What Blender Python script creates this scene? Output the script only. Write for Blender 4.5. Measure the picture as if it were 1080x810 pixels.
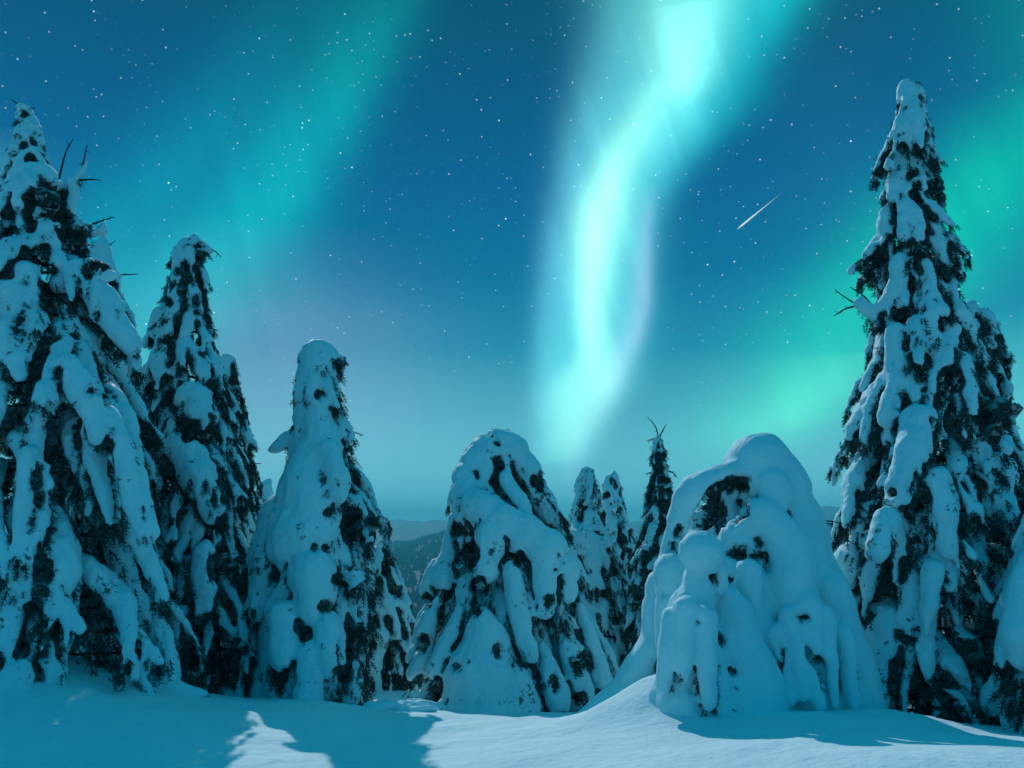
import bpy, math, random, time
import numpy as np
from mathutils import Vector, noise as mnoise
T0 = time.time()
for o in list(bpy.data.objects): bpy.data.objects.remove(o)
sc = bpy.context.scene
C = sc.collection
PI = math.pi

# ------------------------------------------------------------------ camera
CAMZ = 1.65
F = 900.0
PITCH = math.atan((560 - 405) / F)
SP, CP = math.sin(PITCH), math.cos(PITCH)
cam_d = bpy.data.cameras.new('camera'); cam = bpy.data.objects.new('camera', cam_d); C.objects.link(cam)
cam.location = (0, 0, CAMZ); cam.rotation_euler = (PI/2 + PITCH, 0, 0)
cam_d.sensor_width = 36; cam_d.lens = 36 * F / 1080; cam_d.clip_start = 0.1; cam_d.clip_end = 60000
sc.camera = cam

def ray(px, py):
    u, v = (px - 540) / F, (405 - py) / F
    return u, CP - v * SP, SP + v * CP
def PX(px, py, Y):
    a, b, c = ray(px, py); t = Y / b
    return np.array([a * t, Y, CAMZ + c * t])
def AE(px, py):
    a, b, c = ray(px, py)
    return math.degrees(math.atan2(a, b)), math.degrees(math.atan2(c, math.hypot(a, b)))

# ------------------------------------------------------------------ night sky with aurora (world)
def srgb(r, g, b):
    f = lambda c: ((c/255 + .055)/1.055)**2.4 if c > 10 else c/255/12.92
    return (f(r), f(g), f(b), 1)
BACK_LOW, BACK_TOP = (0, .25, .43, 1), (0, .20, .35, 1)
world = bpy.data.worlds.new('World'); sc.world = world; world.use_nodes = True
N = world.node_tree.nodes; L = world.node_tree.links; N.clear()
def mth(op, a, b=None, c=None, clamp=False):
    n = N.new('ShaderNodeMath'); n.operation = op; n.use_clamp = clamp
    for i, x in enumerate((a, b, c)):
        if x is None: continue
        if isinstance(x, (int, float)): n.inputs[i].default_value = x
        else: L.new(x, n.inputs[i])
    return n.outputs[0]
def vmix(fac, a, b, mode='MIX'):
    n = N.new('ShaderNodeMix'); n.data_type = 'RGBA'; n.blend_type = mode; n.clamp_factor = False
    for s, x in ((0, fac), (6, a), (7, b)):
        if isinstance(x, (int, float)): n.inputs[s].default_value = x
        elif isinstance(x, tuple): n.inputs[s].default_value = x
        else: L.new(x, n.inputs[s])
    return n.outputs[2]
tc = N.new('ShaderNodeTexCoord'); sep = N.new('ShaderNodeSeparateXYZ'); L.new(tc.outputs['Generated'], sep.inputs[0])
sx, sy, sz = sep.outputs
az = mth('MULTIPLY', mth('ARCTAN2', sx, sy), 180/PI)                 # degrees east of north
el = mth('MULTIPLY', mth('ARCSINE', sz), 180/PI)
elN = mth('DIVIDE', el, 40.0, clamp=True)
nz = N.new('ShaderNodeTexNoise'); nz.inputs['Scale'].default_value = 3.0; nz.inputs['Detail'].default_value = 3
L.new(tc.outputs['Generated'], nz.inputs['Vector'])
nzv = mth('SUBTRACT', nz.outputs['Fac'], 0.5)
def fcurve(inp, pts, lo, hi):
    n = N.new('ShaderNodeFloatCurve'); L.new(inp, n.inputs['Value'])
    n.mapping.extend = 'HORIZONTAL'; cv = n.mapping.curves[0]
    pts = sorted((min(1, max(0, x)), (y - lo)/(hi - lo)) for x, y in pts)
    cv.points[0].location = pts[0]; cv.points[1].location = pts[-1]
    for p in pts[1:-1]: cv.points.new(*p)
    n.mapping.update()
    return mth('ADD', mth('MULTIPLY', n.outputs[0], hi - lo), lo)
# base gradient of the night air by elevation
ramp = N.new('ShaderNodeValToRGB'); L.new(mth('DIVIDE', el, 90.0, clamp=True), ramp.inputs[0])
stops = [(0, (135,246,252)), (1.5, (132,240,250)), (3.5, (126,222,234)), (8, (84,178,198)), (12, (28,138,172)), (17, (0,108,154)), (23, (0,92,144)), (29, (0,80,124)), (34, (0,74,108)), (60, (0,110,140)), (90, (0,120,150))]
cr = ramp.color_ramp
cr.elements[0].position = 0; cr.elements[0].color = srgb(*stops[0][1])
cr.elements[1].position = 1; cr.elements[1].color = srgb(*stops[-1][1])
for e, c in stops[1:-1]:
    x = cr.elements.new(e/90); x.color = srgb(*c)
# the pale glow low in the sky is only towards the north; elsewhere unseen teal sky, brightened to light the snow
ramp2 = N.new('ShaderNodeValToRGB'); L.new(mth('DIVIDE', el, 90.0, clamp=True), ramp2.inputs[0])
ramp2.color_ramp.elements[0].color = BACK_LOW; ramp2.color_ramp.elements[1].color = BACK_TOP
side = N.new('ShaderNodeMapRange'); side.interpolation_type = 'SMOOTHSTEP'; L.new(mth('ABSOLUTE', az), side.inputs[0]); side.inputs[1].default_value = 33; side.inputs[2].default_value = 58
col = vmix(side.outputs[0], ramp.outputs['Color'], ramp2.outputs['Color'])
def add(colr, fac, c):
    return vmix(1.0, colr, vmix(fac, (0,0,0,1), c), 'ADD')
rayv = N.new('ShaderNodeCombineXYZ'); L.new(mth('ADD', az, mth('MULTIPLY', el, .35)), rayv.inputs[0]); L.new(mth('MULTIPLY', el, .05), rayv.inputs[1])
rayn = N.new('ShaderNodeTexNoise'); rayn.inputs['Scale'].default_value = .55; rayn.inputs['Detail'].default_value = 4; L.new(rayv.outputs[0], rayn.inputs['Vector'])
rays = mth('MULTIPLY_ADD', rayn.outputs['Fac'], .6, .72)
def band(pts, color, soft=2.0, wob=0.0):
    """aurora curtain: pts = (px, py, left width px, right width px, strength) along its run, turned to azimuth / elevation"""
    c, wl, wr, s = [], [], [], []
    for px, py, a, b, k in pts:
        A, E = AE(px, py); e = E/40
        c.append((e, A)); s.append((e, k))
        wl.append((e, A - AE(px - a, py)[0])); wr.append((e, AE(px + b, py)[0] - A))
    cc = fcurve(elN, c, -45, 45); wlc = fcurve(elN, wl, 0, 30); wrc = fcurve(elN, wr, 0, 30); sc_ = fcurve(elN, s, 0, 2)
    d = mth('SUBTRACT', az, cc)
    if wob: d = mth('ADD', d, mth('MULTIPLY', nzv, wob))
    right = mth('GREATER_THAN', d, 0.0)
    w = mth('ADD', mth('MULTIPLY', right, wrc), mth('MULTIPLY', mth('SUBTRACT', 1.0, right), wlc))
    q = mth('POWER', mth('MINIMUM', mth('ABSOLUTE', mth('DIVIDE', d, mth('MAXIMUM', w, .2))), 8.0), soft)
    g = mth('EXPONENT', mth('MULTIPLY', q, -1.0))
    return mth('MULTIPLY', mth('MULTIPLY', g, rays), mth('MAXIMUM', sc_, 0.0)), color
bands = [
 # broad pale blue-cyan curtain
 band([(700,0,72,95,.72),(690,60,68,80,.72),(670,130,60,70,.86),(648,200,49,52,.9),(634,270,48,52,1.0),(624,340,46,54,1.0),(614,400,43,50,.95),(602,440,36,38,.75),(594,475,28,32,.6),(588,505,22,22,.15),(580,540,20,20,0)], (0.13,.62,.58,1), 2.8),
 # bright blob at the top
 band([(735,0,42,34,.45),(730,40,38,30,.9),(726,75,34,28,.9),(716,110,34,26,.35),(700,150,35,30,.1),(680,200,35,30,0)], (.30,.8,.62,1), 2.0),
 # bright core of the lower curtain
 band([(700,80,24,24,.1),(672,130,23,24,.4),(646,180,22,24,.75),(630,230,22,27,1.0),(622,290,16,22,1.0),(621,340,13,20,.85),(622,375,15,24,.7),(610,420,30,34,.5),(598,455,22,30,.4),(590,490,20,20,0)], (.46,.85,.38,1), 2.0),
 # teal right flank
 band([(815,0,80,50,.8),(780,60,75,46,.65),(745,120,70,48,.6),(705,180,60,32,.35),(680,240,40,20,.12),(670,300,40,20,0)], (0.0,.50,.48,1), 2.0),
 # lilac right fold
 band([(690,190,12,8,0),(683,230,13,8,.35),(680,290,14,9,.6),(674,340,16,10,.7),(655,385,20,14,.7),(632,430,20,18,.4),(608,470,12,14,.25),(600,500,8,12,.3),(602,520,6,8,.15),(604,545,8,8,0)], (.30,.28,.40,1), 2.0),
 # blue left fold
 band([(655,0,30,30,.1),(630,80,26,36,.3),(605,170,22,28,.5),(585,260,18,24,.55),(575,350,14,22,.45),(572,420,13,22,.35),(575,460,13,22,.1),(580,500,13,22,0)], (.10,.30,.38,1), 2.0),
 # diffuse green arc on the right
 band([(1150,60,120,160,.35),(1080,130,110,150,.65),(1010,220,100,120,1.05),(945,300,105,110,1.05),(880,375,95,100,.95),(838,425,85,90,1.0),(805,455,78,80,.75),(780,490,75,80,.25),(760,540,60,60,0)], (0.0,.40,.12,1), 2.0, 3.0),
 band([(900,370,70,60,0),(865,405,55,50,.6),(832,438,48,45,.75),(808,462,45,45,.4),(790,500,45,45,0)], (.07,.26,.12,1), 2.0),
 band([(1250,300,80,80,.0),(1200,330,200,200,.6),(1120,400,140,200,.8),(1080,470,110,200,.5),(1080,540,110,200,0)], (0.02,.22,.12,1), 2.0),
 # faint rays on the left
 band([(420,0,75,38,.4),(375,80,78,42,.7),(325,160,82,48,.9),(270,240,88,60,1.0),(200,310,110,95,.9),(150,380,90,80,.7),(90,460,90,80,.5),(60,560,90,80,.1)], (0.0,.31,.23,1), 2.0, 4.0),
 band([(300,0,50,35,.2),(250,80,60,35,.35),(190,160,70,40,.6),(120,240,80,45,.7),(60,300,80,60,.4),(20,400,80,60,0)], (0.0,.16,.15,1), 2.0, 3.0),
 # pale lilac air low on the left
 band([(300,230,100,100,0),(300,300,140,130,.3),(290,360,140,150,.7),(300,420,150,160,.7),(310,480,150,150,.5),(310,550,150,150,.2)], (.16,.09,.17,1), 2.0),
 band([(0,130,60,60,0),(0,220,90,40,.5),(0,330,90,40,.8),(0,450,90,40,.6),(0,550,90,40,.2)], (.08,.26,.26,1), 2.0),
]
for g, c in bands: col = add(col, g, c)
# slight unevenness of the air
col = vmix(mth('MAXIMUM', mth('MULTIPLY', nzv, 0.25), 0.0), col, (0.0, .09, .20, 1))
# stars
def stars(scale, rad, keep, bright):
    v = N.new('ShaderNodeTexVoronoi'); v.inputs['Scale'].default_value = scale
    L.new(tc.outputs['Generated'], v.inputs['Vector'])
    s = N.new('ShaderNodeSeparateColor'); L.new(v.outputs['Color'], s.inputs[0])
    on = mth('GREATER_THAN', s.outputs[0], 1 - keep)
    d = mth('DIVIDE', v.outputs['Distance'], rad)
    g = mth('EXPONENT', mth('MULTIPLY', mth('MULTIPLY', d, d), -1.0))
    b = mth('MULTIPLY', mth('POWER', s.outputs[1], 2.5), bright)
    return mth('MULTIPLY', mth('MULTIPLY', g, on), b), vmix(s.outputs[2], (.65,.95,1,1), (1,.9,.85,1))
fade = mth('MULTIPLY', mth('SUBTRACT', el, 3.0), 1/14, clamp=True)
for args in ((210, .13, .24, 1.2), (140, .09, .06, 2.4), (70, .06, .022, 4.5)):
    f_, c_ = stars(*args)
    col = vmix(1.0, col, vmix(mth('MULTIPLY', f_, fade), (0,0,0,1), c_), 'ADD')
# world output; the sky behind the photographer is raised as fill for the snow
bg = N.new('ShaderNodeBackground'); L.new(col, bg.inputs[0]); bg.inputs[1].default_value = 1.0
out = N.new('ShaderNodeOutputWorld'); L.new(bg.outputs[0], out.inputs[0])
try:
    world.cycles.sampling_method = 'MANUAL'; world.cycles.sample_map_resolution = 1024
except Exception: pass

# ------------------------------------------------------------------ moon
MOON_AZ, MOON_EL = -19, 33.5
sun_d = bpy.data.lights.new('moon', 'SUN'); sun = bpy.data.objects.new('moon', sun_d); C.objects.link(sun)
sun_d.energy = 2.3; sun_d.angle = math.radians(0.6); sun_d.color = (.92, .90, .97)
a, e = math.radians(MOON_AZ), math.radians(MOON_EL)
to_moon = Vector((math.sin(a)*math.cos(e), math.cos(a)*math.cos(e), math.sin(e)))
sun.rotation_euler = to_moon.to_track_quat('Z', 'Y').to_euler()
sun.location = (-10, 20, 30)

vs = sc.view_settings; vs.view_transform = 'Standard'; vs.look = 'None'; vs.exposure = 0; vs.gamma = 1; vs.use_curve_mapping = False
sc.cycles.max_bounces = 6; sc.cycles.diffuse_bounces = 3; sc.cycles.volume_bounces = 1
sc.cycles.use_denoising = True

# ------------------------------------------------------------------ materials
def mat(name, rough=.7, spec=.3):
    m = bpy.data.materials.new(name); m.use_nodes = True
    b = m.node_tree.nodes['Principled BSDF']; b.inputs['Roughness'].default_value = rough
    b.inputs['Specular IOR Level'].default_value = spec
    return m, m.node_tree.nodes, m.node_tree.links, b
def texnoise(n, l, scale, detail=4, rough=.55, coord='Object'):
    t = n.new('ShaderNodeTexCoord'); x = n.new('ShaderNodeTexNoise'); x.inputs['Scale'].default_value = scale
    x.inputs['Detail'].default_value = detail; x.inputs['Roughness'].default_value = rough
    l.new(t.outputs[coord], x.inputs['Vector']); return x.outputs['Fac']
def ramp_(n, l, fac, stops):
    r = n.new('ShaderNodeValToRGB'); l.new(fac, r.inputs[0])
    r.color_ramp.elements[0].position, r.color_ramp.elements[0].color = stops[0][0], (*stops[0][1], 1)
    r.color_ramp.elements[1].position, r.color_ramp.elements[1].color = stops[-1][0], (*stops[-1][1], 1)
    for p, c in stops[1:-1]:
        q = r.color_ramp.elements.new(p); q.color = (*c, 1)
    return r.outputs[0]
def snow_mat(name, bumps, specks=False):
    m, n, l, b = mat(name, .65, .2)
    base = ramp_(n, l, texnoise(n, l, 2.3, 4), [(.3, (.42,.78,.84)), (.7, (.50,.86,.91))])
    if specks:      # needles and frost-dark twigs that poke through the snow
        s = texnoise(n, l, 9, 5, .7); s2 = texnoise(n, l, 1.6, 3, .6)
        mul = n.new('ShaderNodeMath'); mul.operation = 'MULTIPLY'; l.new(s, mul.inputs[0]); l.new(s2, mul.inputs[1])
        k = ramp_(n, l, mul.outputs[0], [(.345, (0,0,0)), (.40, (1,1,1))])
        mx = n.new('ShaderNodeMix'); mx.data_type = 'RGBA'; l.new(k, mx.inputs[0]); l.new(base, mx.inputs[6])
        mx.inputs[7].default_value = (.10,.14,.14,1); base = mx.outputs[2]
    l.new(base, b.inputs['Base Color'])
    prev = None
    for sc_, st, dist in bumps:
        bp = n.new('ShaderNodeBump'); bp.inputs['Strength'].default_value = st; bp.inputs['Distance'].default_value = dist
        l.new(texnoise(n, l, sc_, 5, .6), bp.inputs['Height'])
        if prev: l.new(prev, bp.inputs['Normal'])
        prev = bp.outputs[0]
    l.new(prev, b.inputs['Normal'])
    return m
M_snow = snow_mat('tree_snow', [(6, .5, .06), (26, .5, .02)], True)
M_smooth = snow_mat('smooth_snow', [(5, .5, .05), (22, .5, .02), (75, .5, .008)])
def needle_mat():
    m, n, l, b = mat('spruce_needles', .8, .15)
    g = n.new('ShaderNodeNewGeometry'); s = n.new('ShaderNodeSeparateXYZ'); l.new(g.outputs['Normal'], s.inputs[0])
    ab = n.new('ShaderNodeMath'); ab.operation = 'ABSOLUTE'; l.new(s.outputs[2], ab.inputs[0])
    ad = n.new('ShaderNodeMath'); ad.operation = 'MULTIPLY'; l.new(ab.outputs[0], ad.inputs[0]); l.new(texnoise(n, l, 7, 3), ad.inputs[1])
    fr = ramp_(n, l, ad.outputs[0], [(.19, (0,0,0)), (.42, (.7,.7,.7))])
    base = ramp_(n, l, texnoise(n, l, 12, 2), [(.3, (.010,.030,.028)), (.7, (.030,.075,.065))])
    mx = n.new('ShaderNodeMix'); mx.data_type = 'RGBA'; l.new(fr, mx.inputs[0]); l.new(base, mx.inputs[6]); mx.inputs[7].default_value = (.5,.56,.58,1)
    l.new(mx.outputs[2], b.inputs['Base Color']); return m
M_needle = needle_mat()
def bark_mat():
    m, n, l, b = mat('spruce_bark', .9, .1)
    l.new(ramp_(n, l, texnoise(n, l, 14, 5), [(.3, (.020,.016,.013)), (.7, (.075,.06,.05))]), b.inputs['Base Color'])
    bp = n.new('ShaderNodeBump'); bp.inputs['Distance'].default_value = .02; l.new(texnoise(n, l, 25, 4), bp.inputs['Height']); l.new(bp.outputs[0], b.inputs['Normal'])
    return m
M_bark = bark_mat()

# ------------------------------------------------------------------ mesh helpers
def tag(o, label=None, cat=None, group=None, kind=None):
    for k, v in (('label', label), ('category', cat), ('group', group), ('kind', kind)):
        if v: o[k] = v
    return o
def link(name, mesh, m, parent=None, loc=(0,0,0)):
    o = bpy.data.objects.new(name, mesh); C.objects.link(o); mesh.name = name
    if not mesh.materials: mesh.materials.append(m)
    if parent: o.parent = parent
    else: o.location = loc
    return o
class MB:
    def __init__(s): s.v = []; s.f = []; s.n = 0
    def add(s, V, Fc):
        s.v.append(np.asarray(V, float)); s.f.append([tuple(i + s.n for i in f) for f in Fc]); s.n += len(V)
    def mesh(s, name, off=(0,0,0)):
        me = bpy.data.meshes.new(name)
        V = np.concatenate(s.v) - np.array(off); Fc = [f for g in s.f for f in g]
        me.from_pydata(V.tolist(), [], Fc); me.update(); return me
def sweep(mb, P, W, Tk, side=None, n=8, caps=True):
    """closed tube through points P; W half width along 'side', Tk half thickness across it; round ends"""
    P = np.asarray(P, float); m = len(P)
    if caps:
        d0 = P[0]-P[1]; d0 /= np.linalg.norm(d0)+1e-9; d1 = P[-1]-P[-2]; d1 /= np.linalg.norm(d1)+1e-9
        P = np.vstack([P[0]+d0*W[0]*.85, P[0]+d0*W[0]*.5, P, P[-1]+d1*Tk[-1]*.6, P[-1]+d1*Tk[-1]*1.0])
        W = np.r_[W[0]*.3, W[0]*.8, W, W[-1]*.8, W[-1]*.3]; Tk = np.r_[Tk[0]*.3, Tk[0]*.8, Tk, Tk[-1]*.8, Tk[-1]*.3]; m += 4
    Tn = np.gradient(P, axis=0); Tn /= np.linalg.norm(Tn, axis=1, keepdims=True)+1e-9
    if side is None: side = np.array([1., .13, .07])
    ang = np.linspace(0, 2*PI, n, endpoint=False); V = []
    for i in range(m):
        s_ = side - Tn[i]*np.dot(side, Tn[i]); s_ /= np.linalg.norm(s_)+1e-9
        o_ = np.cross(Tn[i], s_)
        V.append(P[i] + np.outer(np.cos(ang)*W[i], s_) + np.outer(np.sin(ang)*Tk[i], o_))
    Fc = [(i*n+j, i*n+(j+1)%n, (i+1)*n+(j+1)%n, (i+1)*n+j) for i in range(m-1) for j in range(n)]
    Fc += [tuple(reversed(range(n))), tuple(range((m-1)*n, m*n))]
    mb.add(np.vstack(V), Fc)
tex = {}
for nm, s_ in (('lump', .45), ('fine', .13), ('big', 1.1)):
    t = bpy.data.textures.new(nm, 'CLOUDS'); t.noise_scale = s_; t.noise_depth = 3; tex[nm] = t
def split_bare(me, frac, hollows, windv, seed, smallt, streak):
    """faces on undersides and in the clefts, where snow cannot lodge, belong to the boughs: returns (snow mesh, bough mesh, sprig roots)"""
    nv, nf, nl = len(me.vertices), len(me.polygons), len(me.loops)
    V = np.empty(nv*3, 'f'); me.vertices.foreach_get('co', V); V = V.reshape(-1, 3).astype(float)
    Nn = np.empty(nv*3, 'f'); me.vertex_normals.foreach_get('vector', Nn); Nn = Nn.reshape(-1, 3).astype(float)
    E = np.empty(len(me.edges)*2, 'i'); me.edges.foreach_get('vertices', E); E = E.reshape(-1, 2)
    deg = np.bincount(E.ravel(), minlength=nv)[:, None].clip(1)
    st = np.array([.050*mnoise.noise(Vector((p[0]*4.0+seed, p[1]*4.5, p[2]*1.3))) + .020*mnoise.noise(Vector((p[0]*10, p[1]*10+seed, p[2]*3.2))) + .010*mnoise.noise(Vector((p[0]*27, p[1]*27, p[2]*14))) for p in V])
    V += Nn*(st*streak)[:, None]          # ribs and runnels where the load has crept down the boughs
    S = V.copy()
    def lap(S):
        A = np.zeros_like(S)
        for k in range(S.shape[1]):
            A[:, k] = np.bincount(E[:, 0], S[E[:, 1], k], nv) + np.bincount(E[:, 1], S[E[:, 0], k], nv)
        return A/deg
    for _ in range(14): S = .4*S + .6*lap(S)
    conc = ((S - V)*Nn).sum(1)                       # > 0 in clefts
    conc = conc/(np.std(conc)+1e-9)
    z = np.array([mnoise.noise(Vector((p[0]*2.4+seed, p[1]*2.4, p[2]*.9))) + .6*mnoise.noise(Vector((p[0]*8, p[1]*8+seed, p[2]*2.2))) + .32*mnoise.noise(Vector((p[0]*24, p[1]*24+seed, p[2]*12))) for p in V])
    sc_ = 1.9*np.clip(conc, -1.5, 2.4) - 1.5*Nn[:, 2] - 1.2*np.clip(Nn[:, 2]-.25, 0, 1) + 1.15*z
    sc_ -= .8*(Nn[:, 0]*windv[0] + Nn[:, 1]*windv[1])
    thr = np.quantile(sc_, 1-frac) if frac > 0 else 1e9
    push = np.zeros(nv)
    hz_ = np.full(nv, -1e9)
    for c, r, asp in hollows:
        d = np.sqrt(((V[:, 0]-c[0])/r)**2 + ((V[:, 2]-c[2])/(r*asp))**2 + ((V[:, 1]-c[1])/(r*3+.25))**2)
        g = 1.25 - d + .8*z
        hz_ = np.maximum(hz_, np.where(Nn[:, 1] < .45, g, -1)); push = np.maximum(push, np.clip(g*1.4, 0, 1)*min(.22, r*.9))
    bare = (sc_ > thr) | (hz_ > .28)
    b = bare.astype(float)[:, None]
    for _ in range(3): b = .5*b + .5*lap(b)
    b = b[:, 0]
    V -= Nn*(np.clip(b*1.3, 0, 1)*.045 + push)[:, None]
    R_ = np.random.default_rng(seed+7); V += (R_.normal(0, 1, V.shape)*np.array([.014, .014, .022]))*np.clip(b*2-1, 0, 1)[:, None]
    ls = np.empty(nf, 'i'); me.polygons.foreach_get('loop_start', ls); lt = np.empty(nf, 'i'); me.polygons.foreach_get('loop_total', lt)
    lv = np.empty(nl, 'i'); me.loops.foreach_get('vertex_index', lv)
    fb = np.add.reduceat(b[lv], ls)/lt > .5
    def sub(mask, name):
        keep = np.repeat(mask, lt); lvk = lv[keep]; used, inv = np.unique(lvk, return_inverse=True)
        o = bpy.data.meshes.new(name); o.vertices.add(len(used)); o.vertices.foreach_set('co', V[used].ravel()); o.loops.add(len(lvk)); o.loops.foreach_set('vertex_index', inv.ravel().astype('i'))
        l2 = lt[mask]; o.polygons.add(int(mask.sum())); o.polygons.foreach_set('loop_start', np.r_[0, np.cumsum(l2)[:-1]]); o.polygons.foreach_set('loop_total', l2)
        o.update(); o.validate(); o.shade_smooth(); return o
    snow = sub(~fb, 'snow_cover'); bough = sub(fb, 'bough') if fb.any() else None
    rim = np.add.reduceat(b[lv], ls)/lt; pick = fb | (np.random.default_rng(seed).random(nf) < .5*np.clip(rim*2.2, 0, 1)) & (rim > .12)
    cen = np.stack([np.add.reduceat(V[lv, k], ls)/lt for k in range(3)], 1)[pick]; nn = np.stack([np.add.reduceat(Nn[lv, k], ls)/lt for k in range(3)], 1)[pick]
    return snow, bough, cen, nn
def fuse(mb, name, off, vox, smooth=6, lump=.08, fine=.03, m=None, parent=None, split=None):
    me = mb.mesh('raw', off); o = bpy.data.objects.new('raw', me); C.objects.link(o)
    r = o.modifiers.new('r', 'REMESH'); r.mode = 'VOXEL'; r.voxel_size = vox; r.use_smooth_shade = True
    s = o.modifiers.new('s', 'SMOOTH'); s.factor = .5; s.iterations = smooth
    for k, st in (('lump', lump), ('fine', fine)):
        d = o.modifiers.new(k, 'DISPLACE'); d.texture = tex[k]; d.strength = st; d.mid_level = .5; d.texture_coords = 'LOCAL'
    dg = bpy.context.evaluated_depsgraph_get(); dg.update()
    out = bpy.data.meshes.new_from_object(o.evaluated_get(dg)); bpy.data.objects.remove(o); bpy.data.meshes.remove(me)
    if split:
        out, bough, cen, nn = split_bare(out, *split)
        out.materials.append(m or M_snow)
        link(name, out, m or M_snow, parent)
        return bough, cen, nn
    out.materials.clear(); out.materials.append(m or M_snow)
    out.shade_smooth()
    return link(name, out, m or M_snow, parent)

# needle twig template: a drooping spray of thin needles round a spine (x = along)
def twig_template(k=7):
    V = []; Fc = []
    def tri(a, b, c):
        i = len(V); V.extend([a, b, c]); Fc.append((i, i+1, i+2))
    tri((0,-.05,0), (0,.05,0), (1,0,0)); tri((0,0,-.05), (0,0,.05), (1,0,0))
    for i in range(k):
        x = .08 + .85*i/k; ln = .34*(1 - .5*x)
        for sgn in (1, -1):
            an = i*1.9 + (0 if sgn > 0 else PI) ; cy, cz = math.cos(an), math.sin(an)
            tri((x-.035, cy*.02, cz*.02), (x+.06, cy*.02, cz*.02), (x+ln*.8, cy*ln, cz*ln))
    return np.array(V), np.array(Fc)
TW, TWF = twig_template(7); TWs, TWFs = twig_template(3)
def twigs_mesh(name, pos, dirs, lens, off, small=False):
    T_, TF = (TWs, TWFs) if small else (TW, TWF)
    pos = np.asarray(pos) - np.array(off); d = np.asarray(dirs); d = d/np.linalg.norm(d, axis=1, keepdims=True); ln = np.asarray(lens)[:, None]
    up = np.tile([.3, .2, 1.], (len(d), 1)); s_ = np.cross(d, up); s_ /= np.linalg.norm(s_, axis=1, keepdims=True)+1e-9; u = np.cross(s_, d)
    V = pos[:, None] + (T_[None, :, 0, None]*d[:, None] + T_[None, :, 1, None]*s_[:, None] + T_[None, :, 2, None]*u[:, None])*ln[:, None]
    nv = len(T_); Fa = (TF[None] + (np.arange(len(pos))*nv)[:, None, None]).reshape(-1, 3)
    me = bpy.data.meshes.new(name); V = V.reshape(-1, 3)
    me.vertices.add(len(V)); me.vertices.foreach_set('co', V.ravel())
    me.loops.add(len(Fa)*3); me.loops.foreach_set('vertex_index', Fa.ravel())
    me.polygons.add(len(Fa)); me.polygons.foreach_set('loop_start', np.arange(0, len(Fa)*3, 3)); me.polygons.foreach_set('loop_total', np.full(len(Fa), 3))
    me.update(); me.validate(); return me

# ------------------------------------------------------------------ ground
FG = [(-60,830,7.6),(0,811,8),(200,811,8),(400,811,8),(600,811,7.2),(800,811,6.3),(1000,811,6),(1140,811,6),
      (-150,700,11),(0,712,10.5),(100,722,10.8),(200,741,11.3),(320,745,11.8),(450,750,12),(560,757,11.2),(680,757,9.6),(800,762,8.9),(900,764,9.0),(1000,781,9.0),(1080,781,9.0),(1200,781,9.0),
      (-120,690,12.5),(0,690,12.5),(90,705,12.5),(180,730,13),(300,745,14),(430,748,14.5),(540,752,15.5),(650,752,14),(760,752,10.8),(930,757,11.5),(1040,778,11.5),(1140,778,11.5)]
GP = np.array([PX(*p) for p in FG])
for x, y, z in ((-6,0,.1),(0,0,0),(6,0,-.05),(-12,4,.4),(12,4,-.2),(-3,3,-.06),(3,3,-.08),(-20,14,.6),(20,14,-1),(0,-8,.3),(-12,-8,.4),(12,-8,.1),(-12,20,-1.6),(0,20,-1.6),(12,20,-1.9),(-14,28,-3.2),(0,28,-3.4),(14,28,-3.6)):
    GP = np.vstack([GP, [x, y, z]])
def tps_fit(P):
    n = len(P); d = np.linalg.norm(P[:, None, :2]-P[None, :, :2], axis=2)
    K = np.where(d > 0, d*d*np.log(d+1e-12), 0) + np.eye(n)*.8
    A = np.zeros((n+3, n+3)); A[:n, :n] = K; A[:n, n] = 1; A[:n, n+1:] = P[:, :2]; A[n:, :n] = A[:n, n:].T
    return np.linalg.solve(A, np.r_[P[:, 2], 0, 0, 0])
TPS = tps_fit(GP)
def near_h(x, y):
    d = np.sqrt((x[:, None]-GP[None, :, 0])**2 + (y[:, None]-GP[None, :, 1])**2)
    return (d*d*np.log(d+1e-12)) @ TPS[:-3] + TPS[-3] + TPS[-2]*x + TPS[-1]*y
def far_h(x, y):
    r = np.hypot(x, y); azd = np.degrees(np.arctan2(x, y))
    base = np.interp(r, [0, 25, 60, 150, 320, 700, 1200], [-1.5, -3.2, -9, -28, -62, -66, -50])
    w1 = np.interp(azd, [-180,-60,-20,-9,-4.7,-1,3,8,12,19,30,60,180], [-1,-1.2,-1.7,-1.55,-.3,.1,-.2,-.7,-.9,-.4,.1,-.5,-1])
    w1 = w1 + .10*np.sin(azd*1.3) + .06*np.sin(azd*3.1+1)
    z1 = CAMZ + 1700*np.tan(np.radians(w1))
    k1 = np.exp(-((r-1700)/620.)**2)
    h = base*(1-k1) + z1*k1
    w2 = np.interp(azd, [-180,-30,-9,-4,5,15,19,23,40,180], [.3,.5,.70,.66,.5,.9,1.4,1.6,.8,.3]) + .05*np.sin(azd*2.3) + .03*np.sin(azd*5.7)
    z2 = CAMZ + 4200*np.tan(np.radians(w2))
    k2 = np.exp(-((r-4200)/1300.)**2)
    return np.where(r > 1700, np.maximum(h, 0)*0 + (h*(1-k2) + z2*k2), h)
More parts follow.
